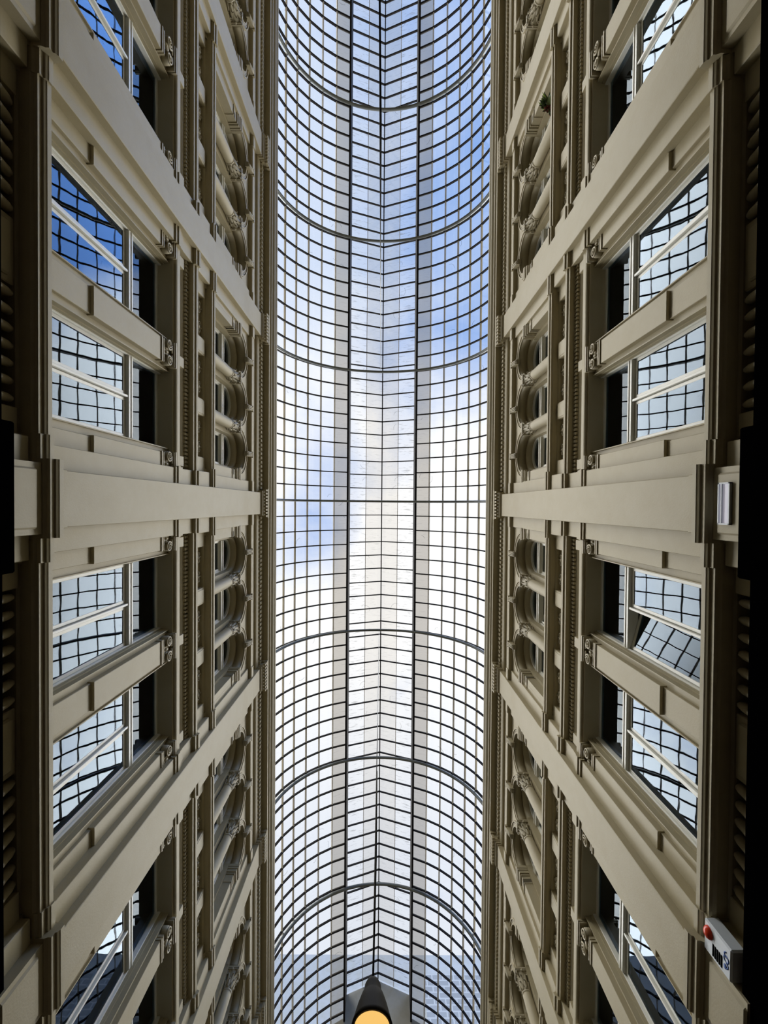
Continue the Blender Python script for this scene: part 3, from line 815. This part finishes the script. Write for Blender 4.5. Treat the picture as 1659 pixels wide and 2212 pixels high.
# ------------------------------------------------------------------ hanging lamps
def make_lamp(lx=-0.0085, ly=-0.010):
    r = empty('pendant_lamp')
    m = MB(); m.lathe([(0.0365, 0.0), (0.039, 0.002), (0.037, 0.008), (0.029, 0.035), (0.022, 0.054), (0.018, 0.060), (0.0165, 0.072), (0.012, 0.081), (0.005, 0.086)], seg=36)
    m.build('shade', 'lamp_metal', r)
    m = MB(); m.lathe([(0.0335, -0.0015), (0.0335, 0.001)], seg=36); m.build('light_disc', 'lamp_disc', r)['label'] = 'glowing amber disc'
    m = MB(); m.sweep([(0, 0, 0.08), (lx, ly, 2.598)], 0.0017, 0.0017, (1, 0, 0), seg=8); m.build('cable', 'cable_grey', r)
    m = MB(); m.sweep([(0.0, 0, 0.08), (0.0015, 0, 0.4), (-0.0015, 0, 0.8)], 0.0022, 0.0022, (1, 0, 0), seg=6); m.build('flex', 'bar_dark', r)
    return r
LK = Kind(make_lamp())
o = LK.get(); o.location = (-0.003 * U, 0.990 * U, ZC + 0.812 * U)
setp(o, 'dark conical pendant lamp with amber disc hanging at the bottom of the picture', 'pendant lamp', 'pendant lamps on the arcade axis')
o = LK.get(); o.location = (-0.005 * U, -1.030 * U, ZC + 0.812 * U)
setp(o, 'pendant lamp beyond the top edge whose pale cable runs along the ridge', 'pendant lamp', 'pendant lamps on the arcade axis')

# ------------------------------------------------------------------ small things on the right wall
# alarm siren
r = empty('alarm_siren'); 
m = MB(); m.box(0, 0.030, -0.032, 0.032, -0.036, 0.036, 0.003); m.build('housing', 'siren_white', r)
m = MB(); m.sphere((0.030, 0.012, 0.022), 0.009, 0.013, 0.011, 14, 8); m.build('strobe_dome', 'siren_red', r)['label'] = 'red strobe dome'
m = MB()
for i in range(5): m.box(0.0295, 0.0308, -0.022, -0.004, 0.026 - i * 0.0062, 0.029 - i * 0.0062) if False else m.box(0.0295, 0.0308, -0.024, 0.000, 0.008 - i * 0.0055, 0.011 - i * 0.0055)
m.build('grille', 'black_lacquer', r)
m = MB()
def ring(cy, cz, rr, a0, a1): m.sweep([(0.0305, cy + rr * math.cos(a0 + (a1 - a0) * k / 10), cz + rr * math.sin(a0 + (a1 - a0) * k / 10)) for k in range(11)], 0.0014, 0.0006, (0, 0.3, 1), seg=6)
ring(0.004, -0.024, 0.006, 0, 2 * PI); ring(0.012, -0.024, 0.005, 0, PI); ring(-0.008, -0.024, 0.005, PI, 2 * PI); m.sphere((0.0305, -0.012, -0.022), 0.001, 0.005, 0.004)
m.build('emblem', 'siren_blue', r)['label'] = 'blue emblem'
place(r, 1, 0.7165, 0.893, 0.868)
setp(r, 'white alarm siren box with red dome at the lower right edge', 'alarm siren')
# small pale glazed box on the middle pedestal
r = empty('light_box'); m = MB()
m.box(0, 0.006, -0.042, 0.042, 0, 0.003); m.box(0, 0.006, -0.042, 0.042, 0.027, 0.030); m.box(0, 0.006, -0.042, -0.039, 0, 0.030); m.box(0, 0.006, 0.039, 0.042, 0, 0.030); m.box(0, 0.007, -0.039, 0.039, 0.0185, 0.0205)
m.build('frame', 'siren_white', r)
principled('light_box_face', (0.55, 0.55, 0.62), 0.15, emit=(0.75, 0.72, 0.85), estr=0.25)
m = MB(); m.box(0.001, 0.004, -0.040, 0.040, 0.002, 0.028); m.build('glazed_face', 'light_box_face', r)
place(r, 1, 0.6885, 0.0, 0.853)
setp(r, 'small pale glazed light box on the middle pedestal of the right wall', 'light box')
# potted plant on the ledge
r = empty('potted_plant'); m = MB(); m.lathe([(0.014, 0), (0.015, 0.002), (0.020, 0.032), (0.022, 0.034), (0.022, 0.038), (0.018, 0.038)], seg=18); m.build('pot', 'pot_green', r)
def leaves(n, zz, rad, mat, name, a0, a1, L):
    m = MB()
    for i in range(n):
        a = random.uniform(a0, a1); t = random.uniform(0.2, 1); e = random.uniform(-0.5, 0.9)
        c, s = math.cos(a), math.sin(a); l = L * random.uniform(.6, 1.2); x0, z0 = rad * t, zz + 0.02 * random.random()
        m.sweep([(c * x0, s * x0, z0), (c * (x0 + l * .5), s * (x0 + l * .5), z0 + l * .5 * e), (c * (x0 + l), s * (x0 + l), z0 + l * .5 * e - l * .25)], [0.0008] * 3, [0.002, 0.0055, 0.0006], (0, 0, 1), seg=5)
    return m.build(name, mat, r)
leaves(70, 0.036, 0.018, 'leaf_green', 'foliage', 0, 2 * PI, 0.03)
leaves(28, 0.030, 0.02, 'leaf_red', 'red_leaves', -2.4, -0.6, 0.026)['label'] = 'reddish leaves'
leaves(5, 0.042, 0.012, 'leaf_lime', 'lime_leaf', -0.2, 0.9, 0.045)['label'] = 'large lime green leaves'
place(r, 1, 0.704, -1.695, 1.836)
setp(r, 'small green and red potted plant on the right upper ledge', 'potted plant')

# ------------------------------------------------------------------ buildings seen through the far end of the glass
m = MB(); m.box(-2.2, 2.2, 4.75, 6.2, -0.37, 4.58)
o = m.build('building', 'far_building'); o.location = (0, 0, ZC)
setp(o, 'pale blue-grey building seen through the glass beyond the end wall', 'building')
m = MB(); m.box(0.42, 1.9, 4.35, 4.70, -0.37, 4.02); o = m.build('brick_annex', 'far_brick'); o.location = (0, 0, ZC)
setp(o, 'dim brick wall seen through the glass at the lower right of the roof', 'building')
